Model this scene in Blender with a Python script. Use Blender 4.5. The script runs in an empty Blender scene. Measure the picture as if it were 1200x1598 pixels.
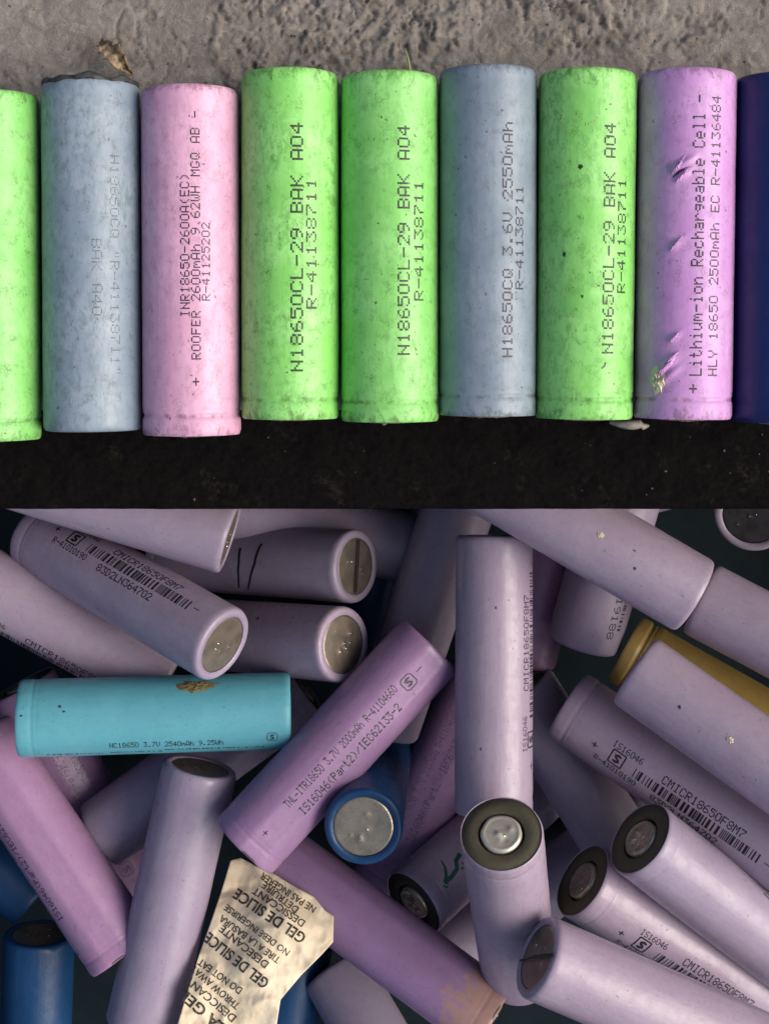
import bpy, bmesh, math, random
import numpy as np
from mathutils import Vector, Matrix, noise as mnoise
R_ = math.radians
MM = 0.001
random.seed(5)
scene = bpy.context.scene
COL = scene.collection

# ------------------------------------------------------------------ camera, sky, sun, exposure
CAM_H = 300.0           # mm above the slab
FPX, PX0, PY0 = 2400.0, 600.0, 560.0
cam_d = bpy.data.cameras.new('camera')
cam = bpy.data.objects.new('camera', cam_d); COL.objects.link(cam)
cam.location = (0, 0, CAM_H * MM)
cam_d.sensor_fit = 'VERTICAL'; cam_d.sensor_height = 36.0; cam_d.sensor_width = 27.0
cam_d.lens = 36.0 * FPX / 1598.0
cam_d.shift_y = -(799.0 - PY0) / 1598.0
cam_d.clip_start = 0.01; cam_d.clip_end = 50.0
scene.camera = cam

SUN_EL, SUN_AZ = 40.0, -6.0       # azimuth from +x towards +y
w = bpy.data.worlds.new('World'); scene.world = w; w.use_nodes = True
nt = w.node_tree
bg = nt.nodes['Background']
sky = nt.nodes.new('ShaderNodeTexSky'); sky.sky_type = 'NISHITA'; sky.sun_disc = False
sky.sun_elevation = R_(SUN_EL); sky.sun_rotation = R_(90 - SUN_AZ)
sky.dust_density = 4.0; sky.air_density = 1.0; sky.ozone_density = 0.6
nt.links.new(sky.outputs['Color'], bg.inputs['Color'])
bg.inputs['Strength'].default_value = 0.10
sd = bpy.data.lights.new('sun', 'SUN'); sd.energy = 2.2; sd.angle = R_(46); sd.color = (1.0, 0.95, 0.88)
sun = bpy.data.objects.new('sun', sd); COL.objects.link(sun)
to_sun = Vector((math.cos(R_(SUN_EL)) * math.cos(R_(SUN_AZ)), math.cos(R_(SUN_EL)) * math.sin(R_(SUN_AZ)), math.sin(R_(SUN_EL))))
sun.rotation_euler = to_sun.to_track_quat('Z', 'Y').to_euler()
sun.location = to_sun * 2
vs = scene.view_settings
vs.view_transform = 'Standard'; vs.look = 'None'; vs.gamma = 1.0; vs.exposure = 0.40
vs.use_curve_mapping = False

# ------------------------------------------------------------------ helpers
def P(px, py, z):
    """the point (mm) at height z that stands where the photograph shows (px, py)"""
    d = CAM_H - z
    return Vector(((px - PX0) / FPX * d, (PY0 - py) / FPX * d, z))

def mesh_obj(name, verts, faces, mat, parent=None, smooth=True, scale=MM):
    me = bpy.data.meshes.new(name)
    me.from_pydata([(v[0] * scale, v[1] * scale, v[2] * scale) for v in verts], [], faces)
    me.validate(); me.update()
    if smooth: me.polygons.foreach_set('use_smooth', [True] * len(me.polygons))
    if mat is not None: me.materials.append(mat)
    o = bpy.data.objects.new(name, me); COL.objects.link(o)
    if parent is not None: o.parent = parent
    return o

def tag(o, label=None, cat=None, group=None, kind=None):
    if label: o['label'] = label
    if cat: o['category'] = cat
    if group: o['group'] = group
    if kind: o['kind'] = kind
    return o

class NB:
    """short hand for building a material"""
    def __init__(s, name):
        s.m = bpy.data.materials.new(name); s.m.use_nodes = True
        s.t = s.m.node_tree; s.b = s.t.nodes['Principled BSDF']
    def n(s, typ, ins=None, **kw):
        nd = s.t.nodes.new(typ)
        for k, v in kw.items(): setattr(nd, k, v)
        for k, v in (ins or {}).items(): s.set(nd.inputs[k], v)
        return nd
    def set(s, sock, v):
        if isinstance(v, bpy.types.NodeSocket): s.t.links.new(v, sock)
        else: sock.default_value = v
    def coords(s, scale=(1000, 1000, 1000), rand=True):
        tc = s.n('ShaderNodeTexCoord')
        mp = s.n('ShaderNodeMapping', {'Vector': tc.outputs['Object'], 'Scale': scale})
        if not rand: return mp.outputs[0]
        oi = s.n('ShaderNodeObjectInfo')
        ad = s.n('ShaderNodeVectorMath', {0: oi.outputs['Random'], 1: (331.0, 173.0, 97.0)}, operation='MULTIPLY')
        return s.n('ShaderNodeVectorMath', {0: mp.outputs[0], 1: ad.outputs[0]}, operation='ADD').outputs[0]
    def noise(s, vec, scale, detail=3.0, rough=0.55, dist=0.0):
        return s.n('ShaderNodeTexNoise', {'Vector': vec, 'Scale': scale, 'Detail': detail, 'Roughness': rough, 'Distortion': dist}).outputs['Fac']
    def ramp(s, fac, a, b, va=0.0, vb=1.0):
        return s.n('ShaderNodeMapRange', {'Value': fac, 'From Min': a, 'From Max': b, 'To Min': va, 'To Max': vb}).outputs[0]
    def mix(s, fac, a, b, mode='MIX'):
        nd = s.n('ShaderNodeMix', data_type='RGBA', blend_type=mode)
        s.set(nd.inputs[0], fac)
        for i, v in ((6, a), (7, b)):
            if isinstance(v, tuple) and len(v) == 3: v = (*v, 1)
            s.set(nd.inputs[i], v)
        return nd.outputs[2]
    def math(s, op, a, b=0.0):
        return s.n('ShaderNodeMath', {0: a, 1: b}, operation=op).outputs[0]
    def bump(s, h, dist, strength=1.0, prev=None):
        ins = {'Height': h, 'Distance': dist, 'Strength': strength}
        if prev is not None: ins['Normal'] = prev
        return s.n('ShaderNodeBump', ins).outputs[0]
    def done(s, col=None, rough=None, normal=None, metal=None, spec=None):
        for k, v in (('Base Color', col), ('Roughness', rough), ('Normal', normal), ('Metallic', metal), ('Specular IOR Level', spec)):
            if v is not None:
                if k == 'Base Color' and isinstance(v, tuple) and len(v) == 3: v = (*v, 1)
                s.set(s.b.inputs[k], v)
        return s.m

def sleeve_mat(name, col, alt, dirt=(0.06, 0.05, 0.035), speck=0.5, grime=0.3, rough=0.42, grain=0.25, stain=None, row=False):
    m = NB(name); v = m.coords()
    big = m.noise(v, 0.10, 3); mid = m.noise(v, 0.42, 5, 0.6); fine = m.noise(v, 3.2, 5, 0.65)
    vs_ = m.n('ShaderNodeVectorMath', {0: v, 1: (1.0, 1.0, 0.07)}, operation='MULTIPLY').outputs[0]
    streak = m.noise(vs_, 1.4, 4, 0.6)
    c = m.mix(m.ramp(big, 0.38, 0.62), col, alt)
    c = m.mix(m.ramp(streak, 0.5, 0.75, 0, 0.15), c, alt)
    # mottled wear
    blot = m.noise(m.n('ShaderNodeVectorMath', {0: v, 1: (1.0, 1.0, 0.55)}, operation='MULTIPLY').outputs[0], 0.75, 4, 0.72, 0.4)
    oi = m.n('ShaderNodeObjectInfo').outputs['Random']
    wear = m.ramp(oi, 0.0, 1.0, 0.45, 1.15)
    patchy = m.ramp(big, 0.36, 0.60, 0.15, 1.0)
    c = m.mix(m.math('MULTIPLY', m.math('MULTIPLY', m.ramp(blot, 0.46, 0.64, 0.0, grain), wear), patchy), c, tuple(x * k for x, k in zip(col, (0.42, 0.58, 0.40))))
    c = m.mix(1.0, c, m.n('ShaderNodeCombineColor', {0: m.ramp(oi, 0, 1, 0.90, 1.06), 1: m.ramp(oi, 0, 1, 0.93, 1.05), 2: m.ramp(oi, 0, 1, 0.96, 1.02)}).outputs[0], 'MULTIPLY')
    vl = m.n('ShaderNodeVectorMath', {0: v, 1: (1.0, 1.0, 0.12)}, operation='MULTIPLY').outputs[0]
    scr = m.noise(vl, 3.4, 3, 0.6, 0.2)
    c = m.mix(m.math('MULTIPLY', m.ramp(scr, 0.66, 0.74, 0, 0.45 if row else 0.22), patchy), c, tuple(x * 0.5 for x in col))
    c = m.mix(m.math('MULTIPLY', m.ramp(scr, 0.28, 0.35, 0.35 if row else 0.15, 0), patchy), c, tuple(min(0.9, x * 1.3 + 0.06) for x in col))
    if row:
        tz = m.n('ShaderNodeSeparateXYZ', {0: m.n('ShaderNodeTexCoord').outputs['Object']}).outputs['Z']
        az = m.math('ADD', m.math('MULTIPLY', m.math('ABSOLUTE', tz), 1000.0), m.ramp(blot, 0.3, 0.7, -1.6, 1.6))
        c = m.mix(m.math('MULTIPLY', m.ramp(az, 30.8, 32.4), m.ramp(blot, 0.44, 0.60, 0.05, 0.5)), c, dirt)
        gz = m.math('ABSOLUTE', m.math('SUBTRACT', m.math('MULTIPLY', tz, 1000.0), 28.7))
        c = m.mix(m.math('MULTIPLY', m.ramp(gz, 0.15, 0.55, 1.0, 0.0), m.ramp(mid, 0.46, 0.62, 0.0, 0.55)), c, dirt)
    # rubbed-in grime patches
    g = m.math('MULTIPLY', m.ramp(mid, 0.52, 0.70), m.ramp(fine, 0.42, 0.60))
    c = m.mix(m.math('MULTIPLY', g, grime), c, dirt)
    # specks and short scuffs
    sp = m.noise(v, 1.05, 2, 0.5)
    c = m.mix(m.ramp(sp, 0.715, 0.745, 0, speck), c, dirt)
    vsc = m.n('ShaderNodeVectorMath', {0: v, 1: (1.0, 1.0, 0.3)}, operation='MULTIPLY').outputs[0]
    sc = m.noise(vsc, 2.6, 2, 0.5)
    c = m.mix(m.ramp(sc, 0.71, 0.74, 0, speck * 0.7), c, dirt)
    lt = m.noise(vsc, 1.7, 3, 0.55)
    c = m.mix(m.ramp(lt, 0.70, 0.76, 0, 0.35), c, tuple(min(1, x * 1.35 + 0.05) for x in col))
    if stain:
        scol, z0, z1 = stain
        tc = m.n('ShaderNodeTexCoord'); sx = m.n('ShaderNodeSeparateXYZ', {0: tc.outputs['Object']})
        zz = m.math('ADD', m.math('MULTIPLY', sx.outputs['Z'], 1000.0), m.ramp(mid, 0.3, 0.7, -5, 5))
        f = m.ramp(zz, z0, z1)
        c = m.mix(m.math('MULTIPLY', f, 0.75), c, scol)
        c = m.mix(m.math('MULTIPLY', f, m.ramp(fine, 0.5, 0.62, 0, 0.8)), c, (0.45, 0.22, 0.05))
    rg = m.ramp(mid, 0.3, 0.7, rough - 0.07, rough + 0.13)
    h = m.math('ADD', m.math('MULTIPLY', mid, 1.6), m.math('MULTIPLY', fine, 0.5))
    n1 = m.bump(m.noise(vl, 0.35, 2, 0.5), 0.0005, 0.22)
    n1 = m.bump(h, 0.00009, 0.55, n1)
    n1 = m.bump(m.ramp(sp, 0.70, 0.76), 0.00008, 0.5, n1)
    return m.done(c, rg, n1, spec=0.45)

def metal_mat(name, col, alt, rough=0.36, metal=0.85):
    m = NB(name); v = m.coords()
    a = m.noise(v, 0.28, 4, 0.6); f = m.noise(v, 2.4, 5, 0.7)
    c = m.mix(m.ramp(a, 0.36, 0.64), col, alt)
    c = m.mix(m.ramp(f, 0.58, 0.74, 0, 0.3), c, tuple(x * 0.35 for x in col))
    return m.done(c, m.ramp(f, 0.3, 0.7, rough - 0.08, rough + 0.16), m.bump(f, 0.00004, 0.25), metal)

def ink_mat(name, col, cover=0.85, thr=0.44, rough=0.5):
    m = NB(name); v = m.coords()
    f = m.noise(v, 2.6, 4, 0.65); g = m.noise(v, 0.35, 2)
    al = m.math('MULTIPLY', m.ramp(m.math('ADD', m.math('MULTIPLY', f, 0.7), m.math('MULTIPLY', g, 0.3)), thr - 0.06, thr + 0.05, 0.25, 1.0), cover)
    m.set(m.b.inputs['Alpha'], al)
    return m.done(col, rough)

def plain_mat(name, col, alt, scale=0.8, rough=0.6, bump=0.0001):
    m = NB(name); v = m.coords()
    a = m.noise(v, scale, 6, 0.62)
    return m.done(m.mix(m.ramp(a, 0.35, 0.65), col, alt), rough, m.bump(a, bump, 0.8), spec=0.2)

# ------------------------------------------------------------------ materials
S = {
 'lime':   sleeve_mat('lime_sleeve', (0.225, 0.60, 0.135), (0.30, 0.68, 0.20), (0.06, 0.10, 0.02), 0.95, 0.75, 0.38, 0.62, row=True),
 'grey':   sleeve_mat('grey_sleeve', (0.21, 0.255, 0.31), (0.26, 0.305, 0.36), (0.05, 0.055, 0.05), 0.8, 0.5, 0.42, 0.4, row=True),
 'greyworn': sleeve_mat('worn_grey_sleeve', (0.20, 0.255, 0.325), (0.27, 0.325, 0.395), (0.06, 0.075, 0.06), 0.8, 0.7, 0.42, 0.55),
 'pink':   sleeve_mat('pink_sleeve', (0.62, 0.325, 0.48), (0.72, 0.40, 0.57), (0.16, 0.06, 0.09), 0.85, 0.5, 0.4, 0.4, row=True),
 'orchid': sleeve_mat('orchid_sleeve', (0.56, 0.27, 0.58), (0.64, 0.34, 0.65), (0.14, 0.08, 0.07), 0.75, 0.5, 0.38, 0.4, row=True),
 'navy':   sleeve_mat('navy_sleeve', (0.006, 0.014, 0.10), (0.009, 0.02, 0.13), (0.02, 0.02, 0.03), 0.5, 0.2, 0.4, 0.3),
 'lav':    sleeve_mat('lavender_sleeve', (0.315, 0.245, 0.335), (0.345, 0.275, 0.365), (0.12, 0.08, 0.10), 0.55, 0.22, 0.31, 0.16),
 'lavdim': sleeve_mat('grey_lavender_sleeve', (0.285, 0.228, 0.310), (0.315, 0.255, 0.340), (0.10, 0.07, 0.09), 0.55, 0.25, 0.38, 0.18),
 'violet': sleeve_mat('violet_sleeve', (0.325, 0.182, 0.325), (0.36, 0.208, 0.36), (0.10, 0.05, 0.10), 0.5, 0.22, 0.33, 0.18),
 'violetst': sleeve_mat('stained_violet_sleeve', (0.325, 0.182, 0.325), (0.36, 0.208, 0.36), (0.10, 0.05, 0.10), 0.5, 0.22, 0.33, 0.18, ((0.42, 0.26, 0.20), 20.0, 25.0)),
 'teal':   sleeve_mat('turquoise_sleeve', (0.095, 0.33, 0.405), (0.11, 0.36, 0.44), (0.03, 0.05, 0.05), 0.5, 0.15, 0.42, 0.12),
 'blue':   sleeve_mat('blue_sleeve', (0.006, 0.045, 0.13), (0.009, 0.056, 0.155), (0.02, 0.03, 0.05), 0.4, 0.2, 0.38, 0.2),
 'gold':   sleeve_mat('gold_sleeve', (0.42, 0.27, 0.07), (0.48, 0.32, 0.10), (0.12, 0.07, 0.02), 0.4, 0.3, 0.36, 0.3),
}
M_BASE = metal_mat('dull_steel', (0.30, 0.245, 0.19), (0.20, 0.17, 0.14), 0.38, 0.7)
M_BASEDARK = metal_mat('tarnished_steel', (0.10, 0.09, 0.085), (0.06, 0.055, 0.05), 0.42)
M_BRIGHT = metal_mat('bright_steel', (0.56, 0.46, 0.33), (0.40, 0.33, 0.23), 0.26, 0.8)
M_BUTTON = metal_mat('nickel_button', (0.80, 0.73, 0.60), (0.70, 0.63, 0.52), 0.36, 0.55)
M_BUTTONDK = metal_mat('dark_nickel_button', (0.44, 0.39, 0.30), (0.32, 0.28, 0.21), 0.24, 0.5)
M_RING = plain_mat('olive_fibre_paper', (0.088, 0.078, 0.052), (0.105, 0.093, 0.064), 1.2, 0.75, 0.00004)
M_RINGBLK = plain_mat('black_fibre_paper', (0.030, 0.029, 0.027), (0.042, 0.040, 0.036), 1.2, 0.6, 0.00004)
M_WELL = plain_mat('dark_gap', (0.010, 0.009, 0.008), (0.015, 0.013, 0.011), 1.0, 0.7)
M_WELD = metal_mat('weld_metal', (0.75, 0.68, 0.55), (0.6, 0.54, 0.44), 0.22, 1.0)
M_TORN = metal_mat('bared_tin', (0.62, 0.55, 0.40), (0.40, 0.33, 0.20), 0.3, 0.1)
INK = ink_mat('black_print', (0.010, 0.009, 0.013), 1.0, 0.34)
INKGREEN = ink_mat('faded_green_black_print', (0.020, 0.032, 0.016), 0.90, 0.42)
INKFADE = ink_mat('worn_grey_print', (0.07, 0.09, 0.12), 0.75, 0.48)
INKDIM = ink_mat('soft_dark_print', (0.035, 0.025, 0.045), 0.88, 0.42)
INKFAINT = ink_mat('faint_print', (0.05, 0.03, 0.06), 0.5, 0.5)
PENBLK = ink_mat('black_marker', (0.012, 0.011, 0.014), 0.95, 0.34)
PENGRN = ink_mat('green_marker', (0.0, 0.075, 0.058), 0.95, 0.32)
M_CHIP = plain_mat('pale_chipped_film', (0.55, 0.47, 0.36), (0.70, 0.62, 0.50), 2.0, 0.4)
M_CRUST = plain_mat('tan_glue_crust', (0.20, 0.15, 0.06), (0.10, 0.09, 0.045), 1.6, 0.8, 0.0004)

# ------------------------------------------------------------------ dot matrix lettering
GL = {'(': '001C224100', ')': '0041221C00', '+': '08083E0808', '-': '0808080808', '.': '0060600000', '/': '2010080402',
 '0': '3E4141413E', '1': '00427F4000', '2': '4261514946', '3': '2141454B31', '4': '1814127F10', '5': '2745454539', '6': '3C4A494930',
 '7': '0171090503', '8': '3649494936', '9': '064949291E', 'A': '7E1111117E', 'B': '7F49494936', 'C': '3E41414122', 'D': '7F4141221C',
 'E': '7F49494941', 'F': '7F09090901', 'G': '3E41415132', 'H': '7F0808087F', 'I': '00417F4100', 'K': '7F08142241', 'L': '7F40404040',
 'M': '7F020C027F', 'N': '7F0408107F', 'O': '3E4141413E', 'P': '7F09090906', 'Q': '3E4151215E', 'R': '7F09192946', 'S': '4649494931',
 'T': '01017F0101', 'U': '3F4040403F', 'V': '1F2040201F', 'W': '3F4038403F', 'Y': '0708700807', 'a': '2054545478', 'b': '7F48444438',
 'c': '3844444420', 'e': '3854545418', 'g': '081454543C', 'h': '7F08040478', 'i': '00447D4000', 'l': '00417F4000', 'm': '7C04180478',
 'n': '7C08040478', 'o': '3844444438', 'r': '7C08040408', 't': '043F444020', 'u': '3C4040207C', '"': '0007000700', ' ': '0000000000'}

class Ink:
    """marks laid on a cell's sleeve: s mm from the + end, v mm round the sleeve from the line facing the camera"""
    def __init__(s, cell): s.c = cell; s.v = []; s.f = []
    def quad(s, pts):
        b = len(s.v)
        s.v += [s.c.on(p[0], p[1]) for p in pts]
        s.f.append(tuple(range(b, b + len(pts))))
    def text(s, txt, s0, s1, v, h, fill=1.0, jit=0.0):
        adv = (s1 - s0) / max(1, len(txt)); dx = adv / 6.0; dy = h / 7.0
        for i, ch in enumerate(txt):
            g = GL.get(ch)
            if not g: continue
            jv = random.uniform(-jit, jit)
            for c in range(5):
                bits = int(g[c * 2:c * 2 + 2], 16)
                for r in range(7):
                    if bits >> r & 1:
                        a = s0 + i * adv + c * dx; t = v + h / 2 - r * dy + jv
                        s.quad([(a, t), (a, t - dy * fill), (a + dx * fill, t - dy * fill), (a + dx * fill, t)])
    def bars(s, s0, s1, v, h, seed=1):
        rr = random.Random(seed); x = s0
        while x < s1:
            wd = rr.choice((0.22, 0.22, 0.4, 0.65))
            n = max(1, int(h / 0.8))
            for k in range(n):
                t = v - h / 2 + h * k / n
                s.quad([(x, t + h / n), (x, t), (x + wd, t), (x + wd, t + h / n)])
            x += wd + rr.choice((0.16, 0.22, 0.22, 0.45, 0.7))
    def stroke(s, pts, wd):
        # ribbon along a polyline, mitred at its bends
        q = []
        for (a, b) in zip(pts[:-1], pts[1:]):
            n = max(1, int(math.hypot(b[0] - a[0], b[1] - a[1]) / 0.7))
            for k in range(n): q.append((a[0] + (b[0] - a[0]) * k / n, a[1] + (b[1] - a[1]) * k / n))
        closed = pts[0] == pts[-1]
        if not closed: q.append(pts[-1])
        L, Rr = [], []
        N = len(q)
        for i in range(N):
            p0 = q[i - 1] if (i > 0 or closed) else q[i]; p1 = q[(i + 1) % N] if (i < N - 1 or closed) else q[i]
            dx, dy = p1[0] - p0[0], p1[1] - p0[1]; l = math.hypot(dx, dy) or 1
            ww = wd(i / max(1, N - 1)) if callable(wd) else wd
            nx, ny = -dy / l * ww / 2, dx / l * ww / 2
            L.append((q[i][0] + nx, q[i][1] + ny)); Rr.append((q[i][0] - nx, q[i][1] - ny))
        for i in range(N if closed else N - 1):
            j = (i + 1) % N
            s.quad([L[i], Rr[i], Rr[j], L[j]])
    def mark(s, sc, v, size, square=False):
        """standards mark: an S made of two hooks in a cut-corner box"""
        a = size / 2; k = a * (0.06 if square else 0.35); wd = size * (0.13 if square else 0.095)
        box = [(-a, -a + k), (-a + k, -a), (a - k, -a), (a, -a + k), (a, a - k), (a - k, a), (-a + k, a), (-a, a - k), (-a, -a + k)]
        s.stroke([(sc + x, v + y) for x, y in box], wd * 0.8)
        b = a * 0.55
        s.stroke([(sc + x * b, v + y * b) for x, y in ((0.9, 0.75), (0.1, 1.05), (-0.75, 0.7), (-0.5, 0.2), (0.45, -0.15), (0.75, -0.65), (0, -1.05), (-0.9, -0.75))], wd * 1.15)
        s.stroke([(sc + x * b, v + y * b) for x, y in ((0.35, 0.55), (-0.2, 0.6), (-0.25, 0.4))], size * 0.06)
        s.stroke([(sc + x * b, v + y * b) for x, y in ((-0.35, -0.55), (0.2, -0.6), (0.3, -0.4))], size * 0.06)
    def blob(s, sc, v, rad, seed=0, n=14, lift=0.0):
        rr = random.Random(seed); ph = [rr.uniform(0.65, 1.25) for _ in range(n)]
        s.quad([(sc + rad * ph[k] * math.cos(k * math.tau / n) , v - rad * ph[k] * math.sin(k * math.tau / n) * 0.8) for k in range(n)])
    def build(s, name, mat, lift=0.0):
        return mesh_obj(name, s.v, s.f, mat, s.c.root, smooth=False) if s.v else None

# ------------------------------------------------------------------ one 18 x 65 mm cell
RB, HL = 9.2, 32.5
GROUP_ROW = 'cells lying in a row on the concrete'
GROUP_HEAP = 'loose cells heaped in the tub'
_seed = [0]

class Cell:
    def __init__(s, label, group, mat, A, zA, B, mode, plus='A', facet=None, blisters=(), ring=None, button=None, base=None, groove=0.10, spots=5, wav=0.05, hi=False):
        """A, B: where the photograph shows the middle of each end; zA: height of A (mm).
        mode: 'D' B lies deeper, 'U' B lies higher (by the 65 mm length), or a number = height of B"""
        a = P(A[0], A[1], zA)
        if isinstance(mode, str):
            c0 = Vector((0, 0, CAM_H)); d = Vector(((B[0] - PX0) / FPX, (PY0 - B[1]) / FPX, -1.0))
            e = c0 - a; qa = d.dot(d); qb = 2 * d.dot(e); qc = e.dot(e) - 65.0 ** 2
            di = qb * qb - 4 * qa * qc
            t = (-qb + (math.sqrt(di) if mode == 'D' else -math.sqrt(di))) / (2 * qa) if di > 0 else -qb / (2 * qa)
            b = c0 + d * t
        else:
            b = P(B[0], B[1], mode)
        ax = (b - a).normalized()
        b = a + ax * 65.0
        cen = (a + b) / 2
        Z = (a - b).normalized() if plus == 'A' else (b - a).normalized()
        vw = Vector((0, 0, CAM_H)) - cen
        X = (vw - Z * vw.dot(Z)).normalized(); Y = Z.cross(X)
        s.root = bpy.data.objects.new('battery_cell', None); COL.objects.link(s.root)
        s.root.empty_display_size = 0.005
        s.root.matrix_world = Matrix.Translation(cen * MM) @ Matrix((X, Y, Z)).transposed().to_4x4()
        tag(s.root, label, 'battery', group)
        _seed[0] += 1; s.seed = _seed[0] * 7.31; s.facet = facet; s.bl = blisters; s.wav = wav; s.groove = groove
        s.centre = cen
        s.sleeve(mat, hi)
        s.ends(ring or M_RING, button or M_BUTTONDK, base or M_BASE, spots)
    # radius of the shrink sleeve at angle th and height z (mm)
    def prof(s, z):
        if z > 27.2 and z < 30.2:
            return RB - s.groove * math.exp(-((z - 28.7) / 0.55) ** 2) - 0.4 * s.groove * math.exp(-((z - 27.6) / 0.25) ** 2)
        return RB
    def rad(s, th, z):
        r = s.prof(z)
        p = (math.cos(th) * 1.3 + s.seed, math.sin(th) * 1.3, z * 0.09)
        r += s.wav * mnoise.noise(p) + s.wav * 0.4 * mnoise.noise((p[0] * 3, p[1] * 3, z * 0.5))
        e = abs(z) - 28.5
        if e > 0: r += 0.05 * min(1, e / 2.5) * mnoise.noise((math.cos(th) * 5 + s.seed, math.sin(th) * 5, z * 0.12))
        if s.facet:
            for (t0, half) in s.facet:
                dt = (th - t0 + math.pi) % math.tau - math.pi
                if abs(dt) < half: r = r * (1 - 0.92 * (1 - math.cos(half) / math.cos(dt)))
        for (bs, bv, rs, rv, hh, ang) in s.bl:
            du = (HL - z) - bs; dv = ((th - bv / RB + math.pi) % math.tau - math.pi) * RB
            x = du * math.cos(ang) + dv * math.sin(ang); y = -du * math.sin(ang) + dv * math.cos(ang)
            r += hh * math.exp(-(x / rs) ** 2 - (y / rv) ** 2)
        return r
    def on(s, sm, v, lift=0.035):
        th = v / RB; z = HL - sm
        r = s.rad(th, z) + lift
        return (r * math.cos(th), r * math.sin(th), z)
    def sleeve(s, mat, hi):
        N = 128 if hi else 88
        step = 0.5 if hi else 1.25
        rows = [(7.05, -32.2, 0), (7.15, -32.42, 0), (8.3, -32.50, 0), (8.75, -32.36, 0), (9.05, -31.9, 1), (None, -31.2, 1)]
        z = -30.4
        while z < 27.0: rows.append((None, z, 1)); z += step
        z = 27.2
        while z < 30.2: rows.append((None, z, 1)); z += 0.25
        rows += [(None, 30.6, 1), (None, 31.4, 1), (9.12, 31.9, 1), (8.95, 32.3, 0), (8.88, 32.40, 0), (8.80, 32.38, 0), (8.74, 32.1, 0)]
        vs_, fs = [], []
        for (r, z, wv) in rows:
            for k in range(N):
                th = k * math.tau / N
                if r is None: q = s.rad(th, z)
                else:
                    q = r + (0.10 if not wv else 0.04) * mnoise.noise((math.cos(th) * 2.2 + s.seed, math.sin(th) * 2.2, z))
                    if s.facet: q *= min(1.0, s.rad(th, z) / RB + 0.004)
                vs_.append((q * math.cos(th), q * math.sin(th), z))
        for i in range(len(rows) - 1):
            for k in range(N):
                a, b = i * N + k, i * N + (k + 1) % N
                fs.append((a, b, b + N, a + N))
        mesh_obj('plastic_sleeve', vs_, fs, mat, s.root)
    def ends(s, ring, button, base, spots):
        rr = random.Random(int(s.seed * 100) + 11)
        N = 40
        # base disc of the can, slightly dished with torn weld spots
        pts = [(rr.uniform(-3.4, 3.4), rr.uniform(-3.0, 3.0), rr.uniform(0.35, 0.7), rr.uniform(0.10, 0.28)) for _ in range(spots)]
        def dish(x, y, bumps, z0, sg):
            z = z0
            for (bx, by, br, bh) in bumps: z += sg * bh * math.exp(-((x - bx) ** 2 + (y - by) ** 2) / br ** 2)
            return z
        vs_, fs = [(0, 0, dish(0, 0, pts, -32.2, -1))], []
        RN = 18
        for i in range(1, RN + 1):
            r = 7.25 * i / RN
            for k in range(N):
                x, y = r * math.cos(k * math.tau / N), r * math.sin(k * math.tau / N)
                vs_.append((x, y, dish(x, y, pts, -32.2 if i < RN else -31.8, -1)))
        for k in range(N): fs.append((0, 1 + (k + 1) % N, 1 + k))
        for i in range(RN - 1):
            for k in range(N):
                a, b = 1 + i * N + k, 1 + i * N + (k + 1) % N
                fs.append((a, b, b + N, a + N))
        o = mesh_obj('base_disc', vs_, fs, base, s.root)
        s.nuggets(o, [(p[0], p[1], -32.2 - p[3] * 0.8) for p in pts], rr)
        # insulator ring, dark gap under it, terminal button
        def lathe(prof, n=48):
            v, f = [], []
            for (r, z) in prof:
                for k in range(n): v.append((r * math.cos(k * math.tau / n), r * math.sin(k * math.tau / n), z))
            for i in range(len(prof) - 1):
                for k in range(n):
                    a, b = i * n + k, i * n + (k + 1) % n
                    f.append((a, a + n, b + n, b))
            return v, f
        v, f = lathe([(8.80, 31.9), (8.80, 32.2), (6.5, 32.24), (5.3, 32.22), (5.1, 32.10), (5.05, 31.6)])
        f = [tuple(reversed(q)) for q in f]
        mesh_obj('insulator_ring', v, f, ring, s.root)
        v, f = lathe([(5.8, 31.3), (0.01, 31.3)]); f = [tuple(reversed(q)) for q in f]
        mesh_obj('vent_well', v, f, M_WELL, s.root, smooth=False)
        pts2 = [(rr.uniform(-2.2, 2.2), rr.uniform(-2.2, 2.2), rr.uniform(0.35, 0.8), rr.uniform(0.14, 0.34) * rr.choice((1, 1, -0.8))) for _ in range(8)]
        vs_, fs = [(0, 0, dish(0, 0, pts2, 32.62, 1))], []
        RN = 16; N = 40
        for i in range(1, RN + 1):
            r = 4.5 * i / RN
            for k in range(N):
                th = k * math.tau / N
                q = r * (1 + 0.07 * mnoise.noise((math.cos(th) * 1.5, math.sin(th) * 1.5, s.seed)))
                x, y = q * math.cos(th), q * math.sin(th)
                zz = 32.62 + 0.14 * math.exp(-((r - 3.95) / 0.28) ** 2) if i < RN - 1 else (32.56 if i == RN - 1 else 32.3)
                vs_.append((x, y, dish(x, y, pts2, zz, 1)))
        for k in range(N): vs_.append((4.54 * math.cos(k * math.tau / N), 4.54 * math.sin(k * math.tau / N), 31.35))
        for k in range(N): fs.append((0, 1 + k, 1 + (k + 1) % N))
        for i in range(RN):
            for k in range(N):
                a, b = 1 + i * N + k, 1 + i * N + (k + 1) % N
                fs.append((a, a + N, b + N, b))
        o = mesh_obj('terminal_button', vs_, fs, button, s.root)
        s.nuggets(o, [(p[0], p[1], 32.62 + p[3] * 0.85) for p in pts2[:4]], rr)
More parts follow.
